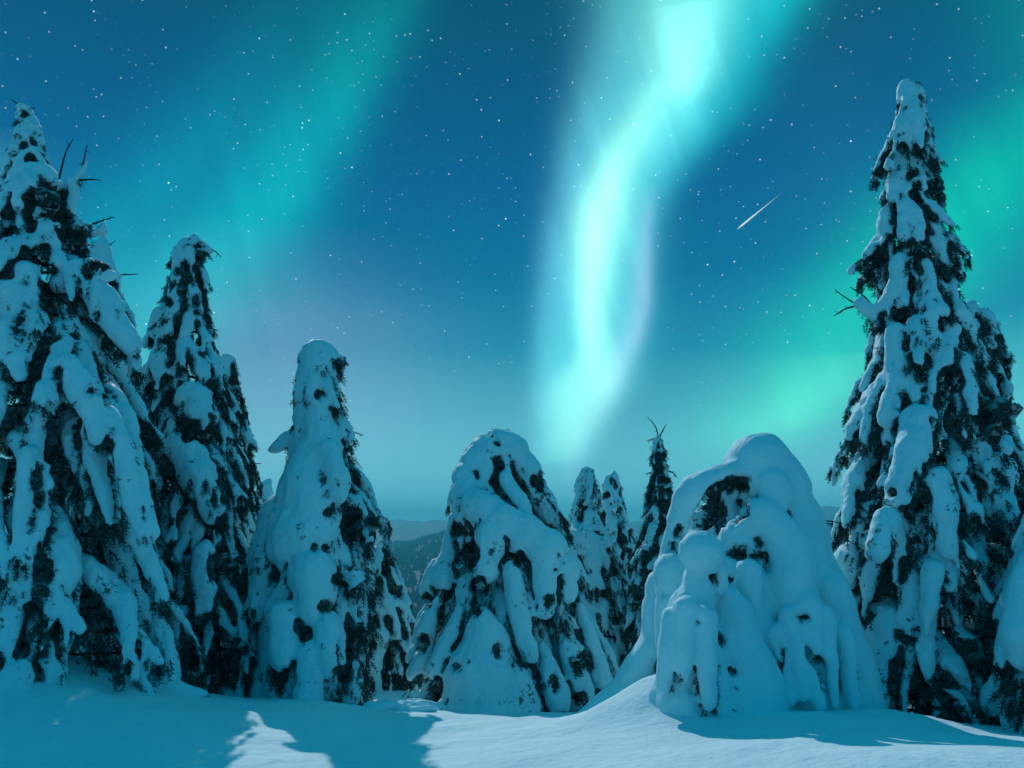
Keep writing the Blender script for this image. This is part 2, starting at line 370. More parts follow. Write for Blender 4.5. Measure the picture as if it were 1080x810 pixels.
def ground(x, y):
    x = np.atleast_1d(np.asarray(x, float)); y = np.atleast_1d(np.asarray(y, float)); r = np.hypot(x, y)
    k = np.clip((r-17)/14, 0, 1); k = k*k*(3-2*k)
    nr = near_h(np.clip(x, -25, 25), np.clip(y, -15, 30))
    # wind-packed undulations
    und = .030*np.sin(x*1.1+y*.6+.5)*np.sin(y*1.4-x*.3) + .018*np.sin(x*2.7-y*1.9)*np.sin(y*2.9+x*.8)
    dr = 0
    for cx, cy, a_, r_ in ((1.65,9.7,.40,.7),(2.7,9.5,.08,.9),(4.1,9.9,.18,.9),(-5.8,11.2,.25,1.3),(-3.2,13.0,.10,1.0),(6.2,10.8,.15,1.0),(-.4,14.6,.12,.9)):
        dr = dr + a_*np.exp(-((x-cx)**2+(y-cy)**2)/(r_*r_))
    return np.where(k < 1, (nr+und+dr)*(1-k), 0) + far_h(x, y)*k
def build_ground():
    na = 900
    # finer in front of the photographer, coarser behind
    t = np.linspace(-1, 1, na, endpoint=False); ang = PI*(.33*t + .67*t**3)
    r = np.concatenate([np.linspace(.5, 5, 16, endpoint=False), np.linspace(5, 16, 190, endpoint=False), np.geomspace(16, 9500, 170)])
    X = np.outer(r, np.sin(ang)).ravel(); Y = np.outer(r, np.cos(ang)).ravel(); Z = ground(X, Y)
    near = np.hypot(X, Y) < 40
    for i in np.where(near & (Y > 0))[0]:
        q = Vector((X[i]*1.2, Y[i]*1.2, 0)); 
        Z[i] += .020*mnoise.noise(q) + .012*mnoise.noise(q*3.1) + .005*mnoise.noise(q*9)
    farm = np.hypot(X, Y) > 400
    for i in np.where(farm)[0]:
        q = Vector((X[i]/260, Y[i]/260, 0)); Z[i] += (9*mnoise.noise(q) if math.hypot(X[i],Y[i]) < 2600 else 0)*min(1, (math.hypot(X[i],Y[i])-400)/600)
    V = np.column_stack([X, Y, Z]); nr = len(r)
    c = len(V); V = np.vstack([V, [0, 0, ground(0., 0.)[0]]])
    i, j = np.meshgrid(np.arange(nr-1), np.arange(na), indexing='ij'); j2 = (j+1) % na
    Q = np.stack([i*na+j, i*na+j2, (i+1)*na+j2, (i+1)*na+j], -1).reshape(-1, 4)[:, ::-1]
    Fc = Q.tolist() + [(j_, (j_+1) % na, c) for j_ in range(na)]
    me = bpy.data.meshes.new('snowy_ground'); me.from_pydata(V.tolist(), [], Fc); me.update(); me.shade_smooth()
    return me
def ground_mat():
    m, n, l, b = mat('ground_snow', .8, .12)
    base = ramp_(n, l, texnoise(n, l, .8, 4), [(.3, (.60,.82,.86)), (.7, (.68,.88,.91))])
    # distant land is dark winter forest with snow between
    g = n.new('ShaderNodeTexCoord'); ln = n.new('ShaderNodeVectorMath'); ln.operation = 'LENGTH'; l.new(g.outputs['Object'], ln.inputs[0])
    mr = n.new('ShaderNodeMapRange'); mr.inputs[1].default_value = 60; mr.inputs[2].default_value = 200; l.new(ln.outputs['Value'], mr.inputs[0])
    forest = ramp_(n, l, texnoise(n, l, .012, 8, .7), [(.35, (.012,.035,.05)), (.6, (.022,.05,.068)), (.75, (.04,.075,.095))])
    mx = n.new('ShaderNodeMix'); mx.data_type = 'RGBA'; l.new(mr.outputs[0], mx.inputs[0]); l.new(base, mx.inputs[6]); l.new(forest, mx.inputs[7])
    l.new(mx.outputs[2], b.inputs['Base Color'])
    prev = None
    for s_, d_ in ((2.2, .07), (9, .03), (45, .010), (160, .005)):
        bp = n.new('ShaderNodeBump'); bp.inputs['Strength'].default_value = .6; bp.inputs['Distance'].default_value = d_
        l.new(texnoise(n, l, s_, 4), bp.inputs['Height'])
        if prev: l.new(prev, bp.inputs['Normal'])
        prev = bp.outputs[0]
    l.new(prev, b.inputs['Normal'])
    return m
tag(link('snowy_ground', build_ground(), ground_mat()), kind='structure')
print('ground', time.time()-T0)

# ------------------------------------------------------------------ far forest in the valley and on the ridges (nobody could count it)
def forest():
    rnd = np.random.default_rng(5); mb = MB()
    n = 22000
    az_ = np.radians(rnd.uniform(-38, 38, n)); r = np.sqrt(rnd.uniform(110**2, 1900**2, n)); r = np.where(rnd.random(n) < .5, rnd.uniform(110, 2000, n), r)
    x, y = r*np.sin(az_), r*np.cos(az_); z = ground(x, y)
    h = rnd.uniform(5, 12, n); w = h*rnd.uniform(.24, .36, n)
    k = 5; V = []; Fc = []
    prof = [(0, .9), (.35, .62), (.33, .8), (.65, .36), (.62, .5), (1, .02)]
    ang = np.arange(k)*2*PI/k
    nv = k*len(prof)
    for hh, rr in prof:
        V.append(np.stack([x[:, None]+np.cos(ang)*rr*w[:, None], y[:, None]+np.sin(ang)*rr*w[:, None], np.repeat((z+hh*h-.5)[:, None], k, 1)], -1))
    V = np.concatenate(V, 1).reshape(-1, 3)
    f = [(i*k+j, i*k+(j+1) % k, (i+1)*k+(j+1) % k, (i+1)*k+j) for i in range(len(prof)-1) for j in range(k)]
    Fa = (np.array(f)[None] + (np.arange(n)*nv)[:, None, None]).reshape(-1, 4)
    me = bpy.data.meshes.new('distant_forest'); me.from_pydata(V.tolist(), [], Fa.tolist()); me.update()
    m, nn, l, b = mat('distant_conifers', .9, .1)
    l.new(ramp_(nn, l, texnoise(nn, l, .15, 4), [(.35, (.012,.035,.05)), (.62, (.022,.05,.068)), (.8, (.04,.075,.095))]), b.inputs['Base Color'])
    return link('distant_forest', me, m)
tag(forest(), 'dark forest covering the valley and the distant ridge behind the snowy spruces', 'forest', kind='stuff')
print('forest', time.time()-T0)

# ------------------------------------------------------------------ snow-laden spruces
WIND = math.radians(215)          # side on which the snow is packed thickest (towards the left front)
def tree(name, label, cat, D, prof, vox=.045, seed=1, wmul=1., fill=1., fol=1., chains=(), dark=1., body=0., twigs=(), group=None, smooth=5, lump=.06, fine=.03, m=None, hollow=None, bare=.16, small=False, depth=1., streak=1., top_gap=0.):
    rng = random.Random(seed)
    pts = [(PX((l_+r_)/2, py, D), (r_-l_)/2*D/F/(CP)) for py, l_, r_ in prof]
    zs = np.array([p[0][2] for p in pts])[::-1]; cxs = np.array([p[0][0] for p in pts])[::-1]; Rs = np.array([p[1] for p in pts])[::-1]
    z0, z1 = zs[0], zs[-1]
    gz = float(ground(cxs[0], D)[0])
    base = np.array([cxs[0], D, gz])
    Rf = lambda z: float(np.interp(z, zs, Rs)); Cf = lambda z: float(np.interp(z, zs, cxs))
    root = bpy.data.objects.new(name, None); C.objects.link(root); root.location = base; root.empty_display_size = .3
    tag(root, label, cat, group)
    mb = MB(); tp, td, tl = [], [], []; limbs = []
    # tongues of snow on drooping boughs, row under row
    z = z1 - .02
    row = 0
    z -= top_gap
    while z > z0 - .1 and fill > 0:
        R = max(.06, Rf(z)); Lb = (.26 + .60*R)
        w = min(.20, max(.045, .05 + .085*R))*wmul
        zl = max(z0-.05, z-Lb*.7); Rl = Rf(zl)
        n = max(3, int(2*PI*Rl*.60/(2*w)*fill))
        ph0 = rng.random()*6.28
        for i in range(n):
            if rng.random() < .10: continue
            ph = ph0 + (i + rng.uniform(-.4, .4))*2*PI/n
            o = np.array([math.cos(ph), math.sin(ph)*depth, 0]); s = np.array([-math.sin(ph), math.cos(ph), 0])
            lee = .5 + .5*math.cos(ph-WIND)
            ww = w*rng.uniform(.55, 1.35)*(.72+.45*lee); LL = Lb*rng.uniform(.7, 1.45)
            zs_ = z + rng.uniform(-.3, .3)*Lb; ze = max(z0-.12, zs_-LL); zs_ = max(zs_, ze+.12)
            re = Rf(ze)*rng.uniform(.80, 1.16) - ww*.4; rs = min(Rf(zs_)*.60, re*.75)
            K = 7; P = []; sway = rng.uniform(-.42, .42)*LL
            for k in range(K):
                t = k/(K-1); rr = rs + (re-rs)*(t**.80)
                zz = zs_ + (ze-zs_)*(t**1.15) + .05*math.sin(PI*min(1, t*1.4))
                c = Cf(zz)
                P.append(np.array([c, D, zz]) + o*(rr + .05*R*math.sin(3*t+i)) + s*(sway*t*t + .06*LL*math.sin(4*t+i*2)))
            P = np.array(P); t = np.linspace(0, 1, K)
            W = ww*(.45+.72*np.sin(PI*np.clip(t**.9*.92+.06, 0, 1))*(1-.25*t))*(1+.12*np.sin(t*8+rng.random()*6)); Tk = W*rng.uniform(.6, .9)
            W = np.maximum(W, vox*1.1); Tk = np.maximum(Tk, vox*1.0)
            gap = rng.random() < .16*dark*(1.35-lee)        # some boughs have shed their snow
            if not gap: sweep(mb, P, W, Tk, s)
            limbs.append((P, ww))
            # fingers at the lower end
            nf = rng.choice((0, 1, 2, 3)) if R > .3 else 1
            for q in range(nf if not gap else 0):
                a_ = (q-(nf-1)/2)/max(1, nf)*1.7 + rng.uniform(-.2, .2); st = P[K-2] + s*a_*ww
                fl = rng.uniform(.25, .6)*LL*.7; fw = max(vox*1.05, ww*rng.uniform(.25, .4))
                e_ = st + s*a_*ww*.6 + o*fl*.22 + np.array([0, 0, -fl])
                sweep(mb, [st, (st+e_)/2+o*.03, e_], np.array([fw, fw*.9, fw*.5]), np.array([fw, fw*.9, fw*.5]), s, 7)
            # needles: along both edges, the underside and in clusters at the tip
            nt = int(LL/.06*fol*(1.5-.9*lee)*(2.6 if gap else 1))
            for q in range(nt):
                tt = rng.uniform(.15, 1.0)**.8; k = tt*(K-1); k0 = min(K-2, int(k)); p = P[k0]*(1-(k-k0)) + P[k0+1]*(k-k0)
                wk = W[k0]; sd = rng.choice((-1, 1))*rng.uniform(.5, 1.12)
                if gap: sd *= .8
                tp.append(p + s*sd*wk - o*wk*(rng.uniform(-.15, .55) if not gap else rng.uniform(-.3, .3)) + np.array([0, 0, -.02]))
                td.append(o*rng.uniform(.1, .7) + s*sd*rng.uniform(.1, .8) + np.array([0, 0, -rng.uniform(.5, 1.2)]))
                tl.append(rng.uniform(.07, .15)*min(1, .5+R*.6))
            for q in range(int((4+14*ww/.2)*fol)):
                tp.append(P[-1] + s*rng.uniform(-1.1, 1.1)*ww + o*rng.uniform(-.8, .25)*ww + np.array([0, 0, rng.uniform(-1.0, .2)*ww]))
                td.append(o*rng.uniform(.0, .6) + s*rng.uniform(-.4, .4) + np.array([0, 0, -1.0]))
                tl.append(rng.uniform(.09, .21)*min(1, .5+R*.6))
        z -= Lb*rng.uniform(.40, .54); row += 1
    # inner mass of dark boughs round the stem
    hz = z0
    n_in = int(fol*900*(z1-z0)*float(np.mean(Rs))/2.2) if fill > 0 else 0
    for q in range(n_in):
        zz = z0 + (z1-z0)*rng.random()**1.3; R = Rf(zz)
        if R < .08: continue
        ph = rng.random()*6.283; rr = R*rng.uniform(.45, .84)
        o = np.array([math.cos(ph), math.sin(ph)*depth, 0])
        tp.append(np.array([Cf(zz), D, zz]) + o*rr); td.append(o*rng.uniform(.2, .8) + np.array([rng.uniform(-.3, .3), rng.uniform(-.3, .3), -1.])); tl.append(rng.uniform(.12, .26)*min(1, .4+R))
    # packed snow body (wind side)
    if body > 0:
        K = 14; zz = np.linspace(z1-.15*(z1-z0)*.3, z0-.3, K); P = np.array([[Cf(z_)-.05, D-.10*Rf(z_), z_] for z_ in zz])
        W = np.array([max(vox*1.3, Rf(z_)*body) for z_ in zz]); sweep(mb, P, W, W*depth, np.array([1., 0, 0]), 16)
    # hand-placed masses of snow: each (px, py, metres towards (-) or away (+), radius px)
    for ch in chains:
        P = np.array([PX(a_, b_, D+c_) for a_, b_, c_, r_ in ch]); W = np.array([r_*(D+c_)/F for a_, b_, c_, r_ in ch])
        if len(P) == 1: P = np.array([P[0]+[0, 0, W[0]*.3], P[0]-[0, 0, W[0]*.3]]); W = np.r_[W, W]*.9
        # resample for a smooth curve
        tt = np.linspace(0, len(P)-1, (len(P)-1)*4+1); P2 = np.array([np.interp(tt, range(len(P)), P[:, k]) for k in range(3)]).T; W2 = np.interp(tt, range(len(P)), W)
        for _ in range(2): P2[1:-1] = (P2[:-2]+P2[2:]+2*P2[1:-1])/4
        n2 = len(P2); fr = rng.uniform(1.1, 1.9); f0 = rng.random()*6.28
        wb = 0 if m else 1; W2 = W2*(1 + .05*wb*np.sin(np.arange(n2)*fr+f0)); P2 = P2 + np.outer(W2*.06*np.sin(np.arange(n2)*fr*.8+f0*2), [1, .3, 0])
        sweep(mb, P2, W2, W2, np.array([.9, .1, .42]), 12)
    bough = None
    if mb.n:
        hs = [(PX(h[0], h[1], D+h[2]) - base, h[3]*.8*(D+h[2])/F, h[5] if len(h) > 5 else 1.15) for h in (hollow or ())]
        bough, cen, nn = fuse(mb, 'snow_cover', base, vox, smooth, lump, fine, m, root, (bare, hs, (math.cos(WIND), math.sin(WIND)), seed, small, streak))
        if len(cen):
            r_ = np.random.default_rng(seed); k = r_.random(len(cen)) < (1.0 if not small else .8)*(vox/.04)**1.2
            cen, nn = cen[k], nn[k]; n_ = len(cen)
            tp += list(cen + base - nn*.01); td += list(nn*r_.uniform(.25, .9, (n_, 1)) + np.c_[r_.uniform(-.35, .35, (n_, 2)), -r_.uniform(.3, 1.1, n_)]); tl += list(r_.uniform(.06, .16, n_)*min(1.15, vox/.034))
    if tp:
        tm = twigs_mesh('needles', tp, td, tl, base, small)
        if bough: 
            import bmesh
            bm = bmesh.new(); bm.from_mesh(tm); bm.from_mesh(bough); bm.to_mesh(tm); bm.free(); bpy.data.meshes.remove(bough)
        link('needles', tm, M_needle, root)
    # tapered stem with limbs
    tb = MB(); H = z1-gz; K = 10; zz = np.linspace(gz-.25, z1-.05, K)
    zz = zz[0] + (zz-zz[0])*(.93 if fill > 0 else .80); P = np.array([[Cf(max(z_, z0)), D, z_] for z_ in zz]); W = .014 + (.022*H)*(1-np.linspace(0, 1, K)); sweep(tb, P, W, W, np.array([1., 0, 0]), 8)
    for P_, w_ in limbs[::3]:
        if P_[0][2] > z1 - .12*(z1-gz): continue
        q = P_[:5]; st = np.array([Cf(q[0][2]), D, q[0][2]+.05]); ww = np.linspace(.022, .008, 6); sweep(tb, np.vstack([st, q]), ww, ww, None, 5)
    link('trunk', tb.mesh('trunk', base), M_bark, root)
    for tw in twigs:      # bare twigs reaching out of the snow
        t_ = MB(); P = np.array([PX(a_, b_, D+c_) for a_, b_, c_ in tw]); n_ = len(P)
        tt = np.linspace(0, n_-1, n_*3); P2 = np.array([np.interp(tt, range(n_), P[:, k]) for k in range(3)]).T
        for _ in range(2): P2[1:-1] = (P2[:-2]+P2[2:]+2*P2[1:-1])/4
        W = np.linspace(.016, .006, len(P2)); sweep(t_, P2, W, W, None, 5)
        for k in range(2, len(P2)-1, 2):      # side shoots
            d = P2[k]-P2[k-1]; s_ = np.array([rng.uniform(-.07, .07), rng.uniform(-.05, .05), rng.uniform(-.07, .03)]); w5 = np.array([.005, .004]); sweep(t_, [P2[k], P2[k]+d*.6+s_], w5, w5, None, 4)
        link('bare_twig', t_.mesh('bare_twig', base), M_bark, root)
    print(name, label[:30], round(time.time()-T0, 1), len(tp))
    return root

SP_ = 'snow-laden spruces along the edge of the clearing'
# --- far left giant
tree('spruce_tree', 'tallest spruce at the left edge, with a dark forked bough at its right shoulder', 'spruce tree', 11.5,
  [(118,20,31),(130,18,38),(150,17,43),(180,14,52),(200,5,68),(235,-8,84),(260,-15,86),(300,-30,104),(350,-50,128),(400,-60,142),(450,-70,150),(520,-80,160),(600,-90,174),(680,-100,186),(722,-100,186)],
  vox=.031, seed=11, bare=.22, wmul=1.05, fol=1.0, group=SP_,
  chains=[[(30,130,0,7),(30,150,0,11),(28,168,0,12)], [(52,222,0,12),(68,200,0,9),(80,190,0,7),(88,178,0,5),(91,170,0,4)], [(58,240,0,11),(78,236,0,8),(95,240,0,7),(108,244,0,4)], [(60,300,-.3,10),(90,293,-.3,8),(112,290,-.3,6),(128,291,-.3,4)], [(70,275,0,10),(95,283,0,7),(112,292,0,5)], [(45,185,-.1,13),(50,215,-.15,18),(40,250,-.2,20)], [(28,290,-.7,16),(22,330,-.8,18),(32,375,-.85,16)],
          [(85,285,-.2,13),(115,330,-.3,18),(138,362,-.3,12)], [(85,180,0,5),(78,200,0,8),(68,225,0,9)], [(80,238,0,7),(98,245,0,6),(108,240,0,4)],
          [(70,385,-1.0,14),(92,420,-1.1,15),(105,460,-1.1,12)], [(30,480,-1.3,12),(28,560,-1.35,15),(30,620,-1.4,15)], [(110,440,-.9,14),(140,500,-.95,15),(155,560,-1,13)]],
  hollow=[(62,205,-.1,14,120),(66,225,-.2,12,100),(82,250,-.1,14,110),(45,350,-1.1,9,70),(50,430,-1.5,14,150),(88,405,-1.5,12,130),(72,360,-1.2,8,60),(96,235,0,12,90),(105,290,0,16,120)],
  twigs=[[(26,122,0),(22,112,0),(12,105,0)], [(26,122,0),(30,114,0),(37,114,0)], [(24,122,0),(20,118,0),(18,127,0)], [(20,142,0),(12,152,0),(6,159,0)], [(86,180,0),(89,166,0),(92,153,0)],
         [(62,190,0),(69,160,0),(77,147,0)], [(84,190,0),(96,189,0),(106,190,0)], [(98,236,0),(110,232,0),(120,229,0)], [(110,288,0),(130,290,0),(145,289,0)]])
tree('spruce_tree', 'small round-topped spruce peeking out behind the right flank of the far left giant', 'spruce tree', 15.5,
  [(253,98,110),(262,93,117),(285,96,122),(300,92,126),(340,84,140),(400,70,150),(500,60,160),(600,50,170),(715,40,180)],
  vox=.05, seed=12, wmul=1.2, fol=.8, small=True, group=SP_, chains=[[(103,262,0,9)], [(108,330,-.2,16),(125,360,-.2,20),(128,390,-.2,18)]],
  twigs=[[(104,264,0),(114,259,0),(122,254,0)]])
# --- second from the left
tree('spruce_tree', 'spruce with a tip nodding to the right, second tall one from the left edge', 'spruce tree', 14,
  [(252,192,215),(270,184,214),(300,176,218),(330,168,220),(360,162,224),(400,152,238),(450,147,248),(500,148,262),(560,156,268),(620,160,272),(700,168,280),(738,175,285)],
  vox=.036, seed=21, bare=.30, wmul=1.0, fol=1.15, dark=1.4, group=SP_,
  chains=[[(192,275,0,9),(197,260,0,11),(206,258,0,10),(216,265,0,8)], [(168,335,0,8),(160,352,0,6),(153,364,0,4)], [(205,420,-.5,20),(210,440,-.6,19)],
          [(190,470,-.7,16),(210,500,-.8,20),(225,540,-.85,14)], [(215,580,-1,13),(218,620,-1,14),(215,650,-1,11)], [(190,650,-1,12),(185,690,-1,12)]],
  hollow=[(218,275,0,8,60),(200,450,-1,16,160),(230,600,-1,12,150),(240,690,-1,14,160),(195,700,-1,14,160),(218,655,-1.1,10,120)],
  twigs=[[(218,262,0),(226,264,0),(233,271,0)], [(216,345,0),(224,346,0),(229,349,0)]])
tree('spruce_tree', 'thin dark spruce with little snow between the nodding spruce and the smooth humped one', 'spruce tree', 18,
  [(375,234,248),(385,231,250),(400,235,250),(430,228,258),(470,222,268),(520,218,272),(580,214,280),(660,212,290),(738,212,292)],
  vox=.05, seed=31, bare=.52, wmul=.75, fol=1.6, dark=3.0, small=True, group=SP_, chains=[[(241,384,0,8)], [(268,470,0,5),(260,462,0,6)]],
  twigs=[[(262,487,0),(270,489,0),(276,489,0)]])
tree('spruce_tree', 'short distant snowy spruce whose rounded top shows left of the smooth humped spruce', 'spruce tree', 22,
  [(507,273,285),(530,268,288),(580,260,298),(660,250,310),(738,245,315)], vox=.08, seed=32, fol=.6, small=True, group=SP_, chains=[[(279,516,0,7),(280,535,0,9)]])
# --- smooth humped spruce
tree('spruce_tree', 'smooth humped spruce with a small shelf of snow jutting left below its top', 'spruce tree', 14,
  [(358,328,346),(375,314,364),(400,311,366),(440,309,369),(465,306,374),(500,302,381),(550,283,392),(600,272,400),(650,268,404),(700,268,400),(740,270,395)],
  vox=.034, seed=41, bare=.12, fill=.8, streak=.6, top_gap=.2, wmul=1.25, fol=1.0, body=.80, group=SP_,
  chains=[[(326,392,0,12),(330,380,0,17),(337,376,0,18),(345,380,0,14)], [(345,378,-.1,7),(358,379,-.1,5),(366,381,-.1,4)], [(322,450,0,11),(306,462,0,9),(295,470,0,7),(286,474,0,5)],
          [(338,430,-.2,18),(340,470,-.3,22),(325,520,-.5,32),(318,570,-.7,35)], [(345,475,-.6,13),(355,500,-.7,14),(358,520,-.75,12)], [(292,540,-.2,20),(285,590,-.3,22),(282,640,-.4,20)],
          [(330,600,-1.0,26),(330,640,-1.05,22)], [(300,650,-1.1,18),(300,690,-1.2,16)], [(345,660,-1.1,16),(350,700,-1.2,16)], [(325,690,-1.25,14),(325,745,-1.3,16)]],
  hollow=[(378,560,-.6,18,260),(385,620,-.6,20,300),(380,680,-.6,22,320),(285,720,-1.2,16,200),(365,715,-1.1,18,240),(364,385,0,7,30),(283,610,-.9,10,60),(342,640,-1.35,8,50),(345,540,-.95,6,40),(358,610,-1.1,8,70),(300,715,-1.4,12,160)],
  twigs=[[(362,452,0),(374,456,0),(383,459,0)]])
tree('spruce_tree', 'low ragged spruce behind the right foot of the smooth humped one, valley behind it', 'spruce tree', 18.5,
  [(575,396,408),(600,390,420),(640,385,432),(690,380,438),(735,378,440)], vox=.05, seed=42, bare=.3, wmul=.9, fol=1.6, dark=1.6, small=True, group=SP_, twigs=[[(406,580,0),(410,574,0),(412,592,0)]])
# --- broad bent spruce in the middle
tree('spruce_tree', 'broad hunched spruce in the middle, bent under snow, a snow cone at its foot', 'spruce tree', 15.2,
  [(452,515,542),(470,500,558),(490,486,566),(520,476,580),(560,474,594),(600,464,606),(650,450,622),(700,440,634),(750,434,640)],
  vox=.030, seed=51, bare=.15, fill=.7, streak=.6, top_gap=.45, wmul=1.05, fol=1.15, dark=1.3, body=.55, group=SP_, depth=.9,
  chains=[[(500,500,-.3,20),(515,478,-.2,24),(532,474,-.1,24),(550,492,-.1,18),(568,520,-.1,14),(580,545,-.1,12)], [(488,500,-.5,12),(492,520,-.6,18),(495,545,-.7,16)],
          [(500,530,-.9,18),(520,548,-1.0,22),(545,560,-1.05,21),(572,575,-1.1,22),(592,600,-1.1,20),(598,622,-1.1,14)], [(520,560,-1.1,19),(512,600,-1.2,15)], [(572,580,-1.2,16),(578,620,-1.25,14),(575,645,-1.3,9)],
          [(480,545,-.3,7),(474,580,-.4,11),(468,612,-.6,13)], [(458,592,-.4,4),(454,608,-.5,8),(450,622,-.5,10)], [(462,630,-.7,4),(453,650,-.8,9),(449,664,-.8,12)], [(456,668,-.7,4),(446,690,-.8,8),(440,712,-.8,11)], [(486,640,-1.0,5),(474,675,-1.1,10),(462,706,-1.2,13)],
          [(540,600,-1.2,11),(548,650,-1.3,12),(560,690,-1.4,10)], [(510,650,-1.3,12),(512,690,-1.3,34),(515,745,-1.3,56)], [(592,655,-1.0,5),(602,690,-1.1,11),(610,720,-1.1,13)], [(612,640,-.7,5),(624,680,-.7,11),(634,722,-.7,13)], [(572,680,-1.2,5),(584,715,-1.3,11),(590,740,-1.3,13)]],
  hollow=[(450,634,-.7,7,40),(442,728,-.9,10,90),(462,722,-1.3,9,80),(468,628,-.8,8,60),(448,678,-.9,8,60),(612,738,-1.2,10,80),(636,742,-.8,10,80),(492,585,-1.2,14,260),(505,620,-1.25,10,160),(548,590,-1.35,7,60),(580,635,-1.45,9,90),(527,690,-1.95,8,90),(600,660,-1.3,14,200),(570,665,-1.4,10,140),(480,560,-.9,8,120),(484,700,-1.3,9,110),(565,508,-.5,10,120),(612,700,-1.2,12,160),(585,720,-1.5,9,120),(500,640,-1.4,8,110)],
  twigs=[[(592,625,-1.2),(600,617,-1.2),(604,622,-1.2)]])
# --- pair behind
tree('spruce_tree', 'slender snowy spruce just right of the broad hunched one, the left of a close pair', 'spruce tree', 18,
  [(493,616,626),(505,609,632),(520,606,634),(540,604,633),(555,610,630),(570,598,648),(600,592,656),(650,588,668),(720,584,680),(750,582,684)],
  vox=.045, seed=61, bare=.18, wmul=.95, fol=1.1, small=True, dark=1.2, group=SP_, chains=[[(620,505,0,8),(619,525,0,11)], [(620,565,-.3,12),(628,590,-.4,15)]])
tree('spruce_tree', 'narrow pointed spruce, the right and darker of the close pair behind the hunched one', 'spruce tree', 21,
  [(500,641,649),(520,636,656),(545,632,662),(562,636,666),(600,626,674),(650,622,682),(745,615,695)],
  vox=.05, seed=62, bare=.28, wmul=.8, fol=1.4, small=True, dark=1.6, group=SP_)
tree('spruce_tree', 'spindly dark spruce with long bare twigs at its top, left of the big snow mound', 'spruce tree', 17,
  [(458,692,697),(470,689,700),(490,688,704),(515,685,706),(530,680,712),(560,678,714),(590,670,720),(640,664,735),(700,660,745),(745,658,750)],
  vox=.042, seed=71, bare=.58, wmul=.75, fol=1.5, dark=2.2, small=True, group=SP_,
  twigs=[[(694,460,0),(692,450,0),(683,440,0)], [(696,460,0),(700,452,0),(703,447,0)], [(693,462,0),(688,463,0),(682,465,0)], [(706,497,0),(711,499,0),(714,504,0)], [(688,498,0),(684,499,0),(682,501,0)]])
# --- the great snow mound
tree('spruce_tree', 'great rounded snow mound of a buried spruce with a hooded top and smooth right flank', 'snow-buried spruce', 10.4,
  [(560,720,850),(600,700,880),(650,690,900),(700,690,915),(750,690,930)],
  vox=.028, seed=81, streak=.3, bare=.012, fill=0, fol=.4, smooth=8, lump=.05, fine=.02, m=M_smooth, group=SP_,
  chains=[[(799,490,-.05,36),(802,494,0,38)], [(808,498,0,36),(820,524,.08,36),(828,560,.1,42),(835,620,.1,52),(842,690,.1,66),(845,760,.1,80)],      # hood and right flank
          [(775,500,-.2,16),(752,508,-.15,17),(732,518,-.1,18),(722,532,0,16),(716,552,0,14)],             # arch on the left
          [(712,560,0,11),(706,590,0,13),(704,606,0,14)], [(695,612,.1,14),(692,640,.1,15),(688,668,.1,13)], [(708,600,-.2,18),(712,640,-.2,22),(714,690,-.2,22)],
          [(795,545,-.35,20),(780,555,-.4,20),(778,590,-.3,30),(775,640,-.3,50),(775,700,-.3,64),(775,760,-.3,80)],    # middle face
          [(812,508,-.35,18),(822,522,-.4,18)],                                                             # fold under the hood
          [(800,545,-.5,22),(830,570,-.55,22),(838,610,-.65,24),(842,640,-.7,22)],                          # drape
          [(760,520,.4,24),(760,600,.4,50),(770,700,.4,80),(775,760,.4,95)],
          [(790,600,-.75,14),(790,640,-.7,15),(792,680,-.6,18)],
          [(820,668,-.88,12),(826,690,-.98,8),(828,706,-1.0,4)], [(834,650,-.92,13),(838,676,-1.02,9),(843,700,-1.08,8),(848,735,-1.1,5)], [(852,636,-.9,15),(858,668,-1.02,10),(862,690,-1.05,6)], [(868,650,-.82,13),(874,684,-.94,10),(878,712,-1.0,8),(880,742,-1.0,6)], [(886,668,-.6,14),(894,715,-.7,10),(900,748,-.8,7)], [(848,700,-1.08,6),(862,722,-1.08,8),(864,744,-1.08,7)], [(830,715,-1.02,6),(832,738,-1.05,8)],
          [(870,620,-.3,24),(892,690,-.2,26),(905,750,-.2,30)], [(702,640,.3,16),(688,690,.1,20),(668,725,0,20),(640,748,-.1,17),(612,764,-.2,12)]],
  hollow=[(760,530,-.3,26,420),(775,512,-.32,16,220),(745,548,-.25,16,220),(783,582,-.8,15,120,.5),(806,588,-.8,9,60,.5),(752,566,-.4,7,40),(845,650,-.95,10,90),(840,700,-1.0,5,60,5),(862,705,-1.0,5,60,5),(884,715,-.85,4,40,5),(822,690,-.95,4,50,5),(768,610,-.75,5,60),(718,560,-.2,7,50),(712,575,-.25,5,40),(700,625,-.1,9,90)],
  twigs=[[(850,560,.4),(868,548,.4),(888,552,.4)]])
tree('young_spruce', 'young spruce wrapped in snow with a ball-shaped top, standing in front of the great mound', 'snow-buried sapling', 9.25,
  [(610,720,755),(660,712,765),(745,700,780)],
  vox=.025, seed=82, streak=.5, bare=.03, fill=0, fol=.15, smooth=4, lump=.05, fine=.025, m=M_smooth,
  chains=[[(736,582,-.1,22),(741,583,-.1,23)], [(752,596,.05,15),(757,615,.1,12)], [(736,600,0,13),(734,625,0,18)], [(732,628,0,19),(728,650,0,27),(728,690,0,34),(735,750,0,48)], [(770,630,.25,14),(775,680,.25,34),(775,750,.25,60)],
          [(708,650,-.28,10),(705,695,-.35,10),(700,725,-.35,7)], [(724,640,-.36,14),(723,690,-.46,11),(721,715,-.5,7)], [(744,650,-.38,13),(746,700,-.46,11),(748,742,-.5,9)]],
  hollow=[(733,728,-.55,4,40,3),(715,715,-.45,3,30,4),(760,705,-.42,4,40,2.5)])
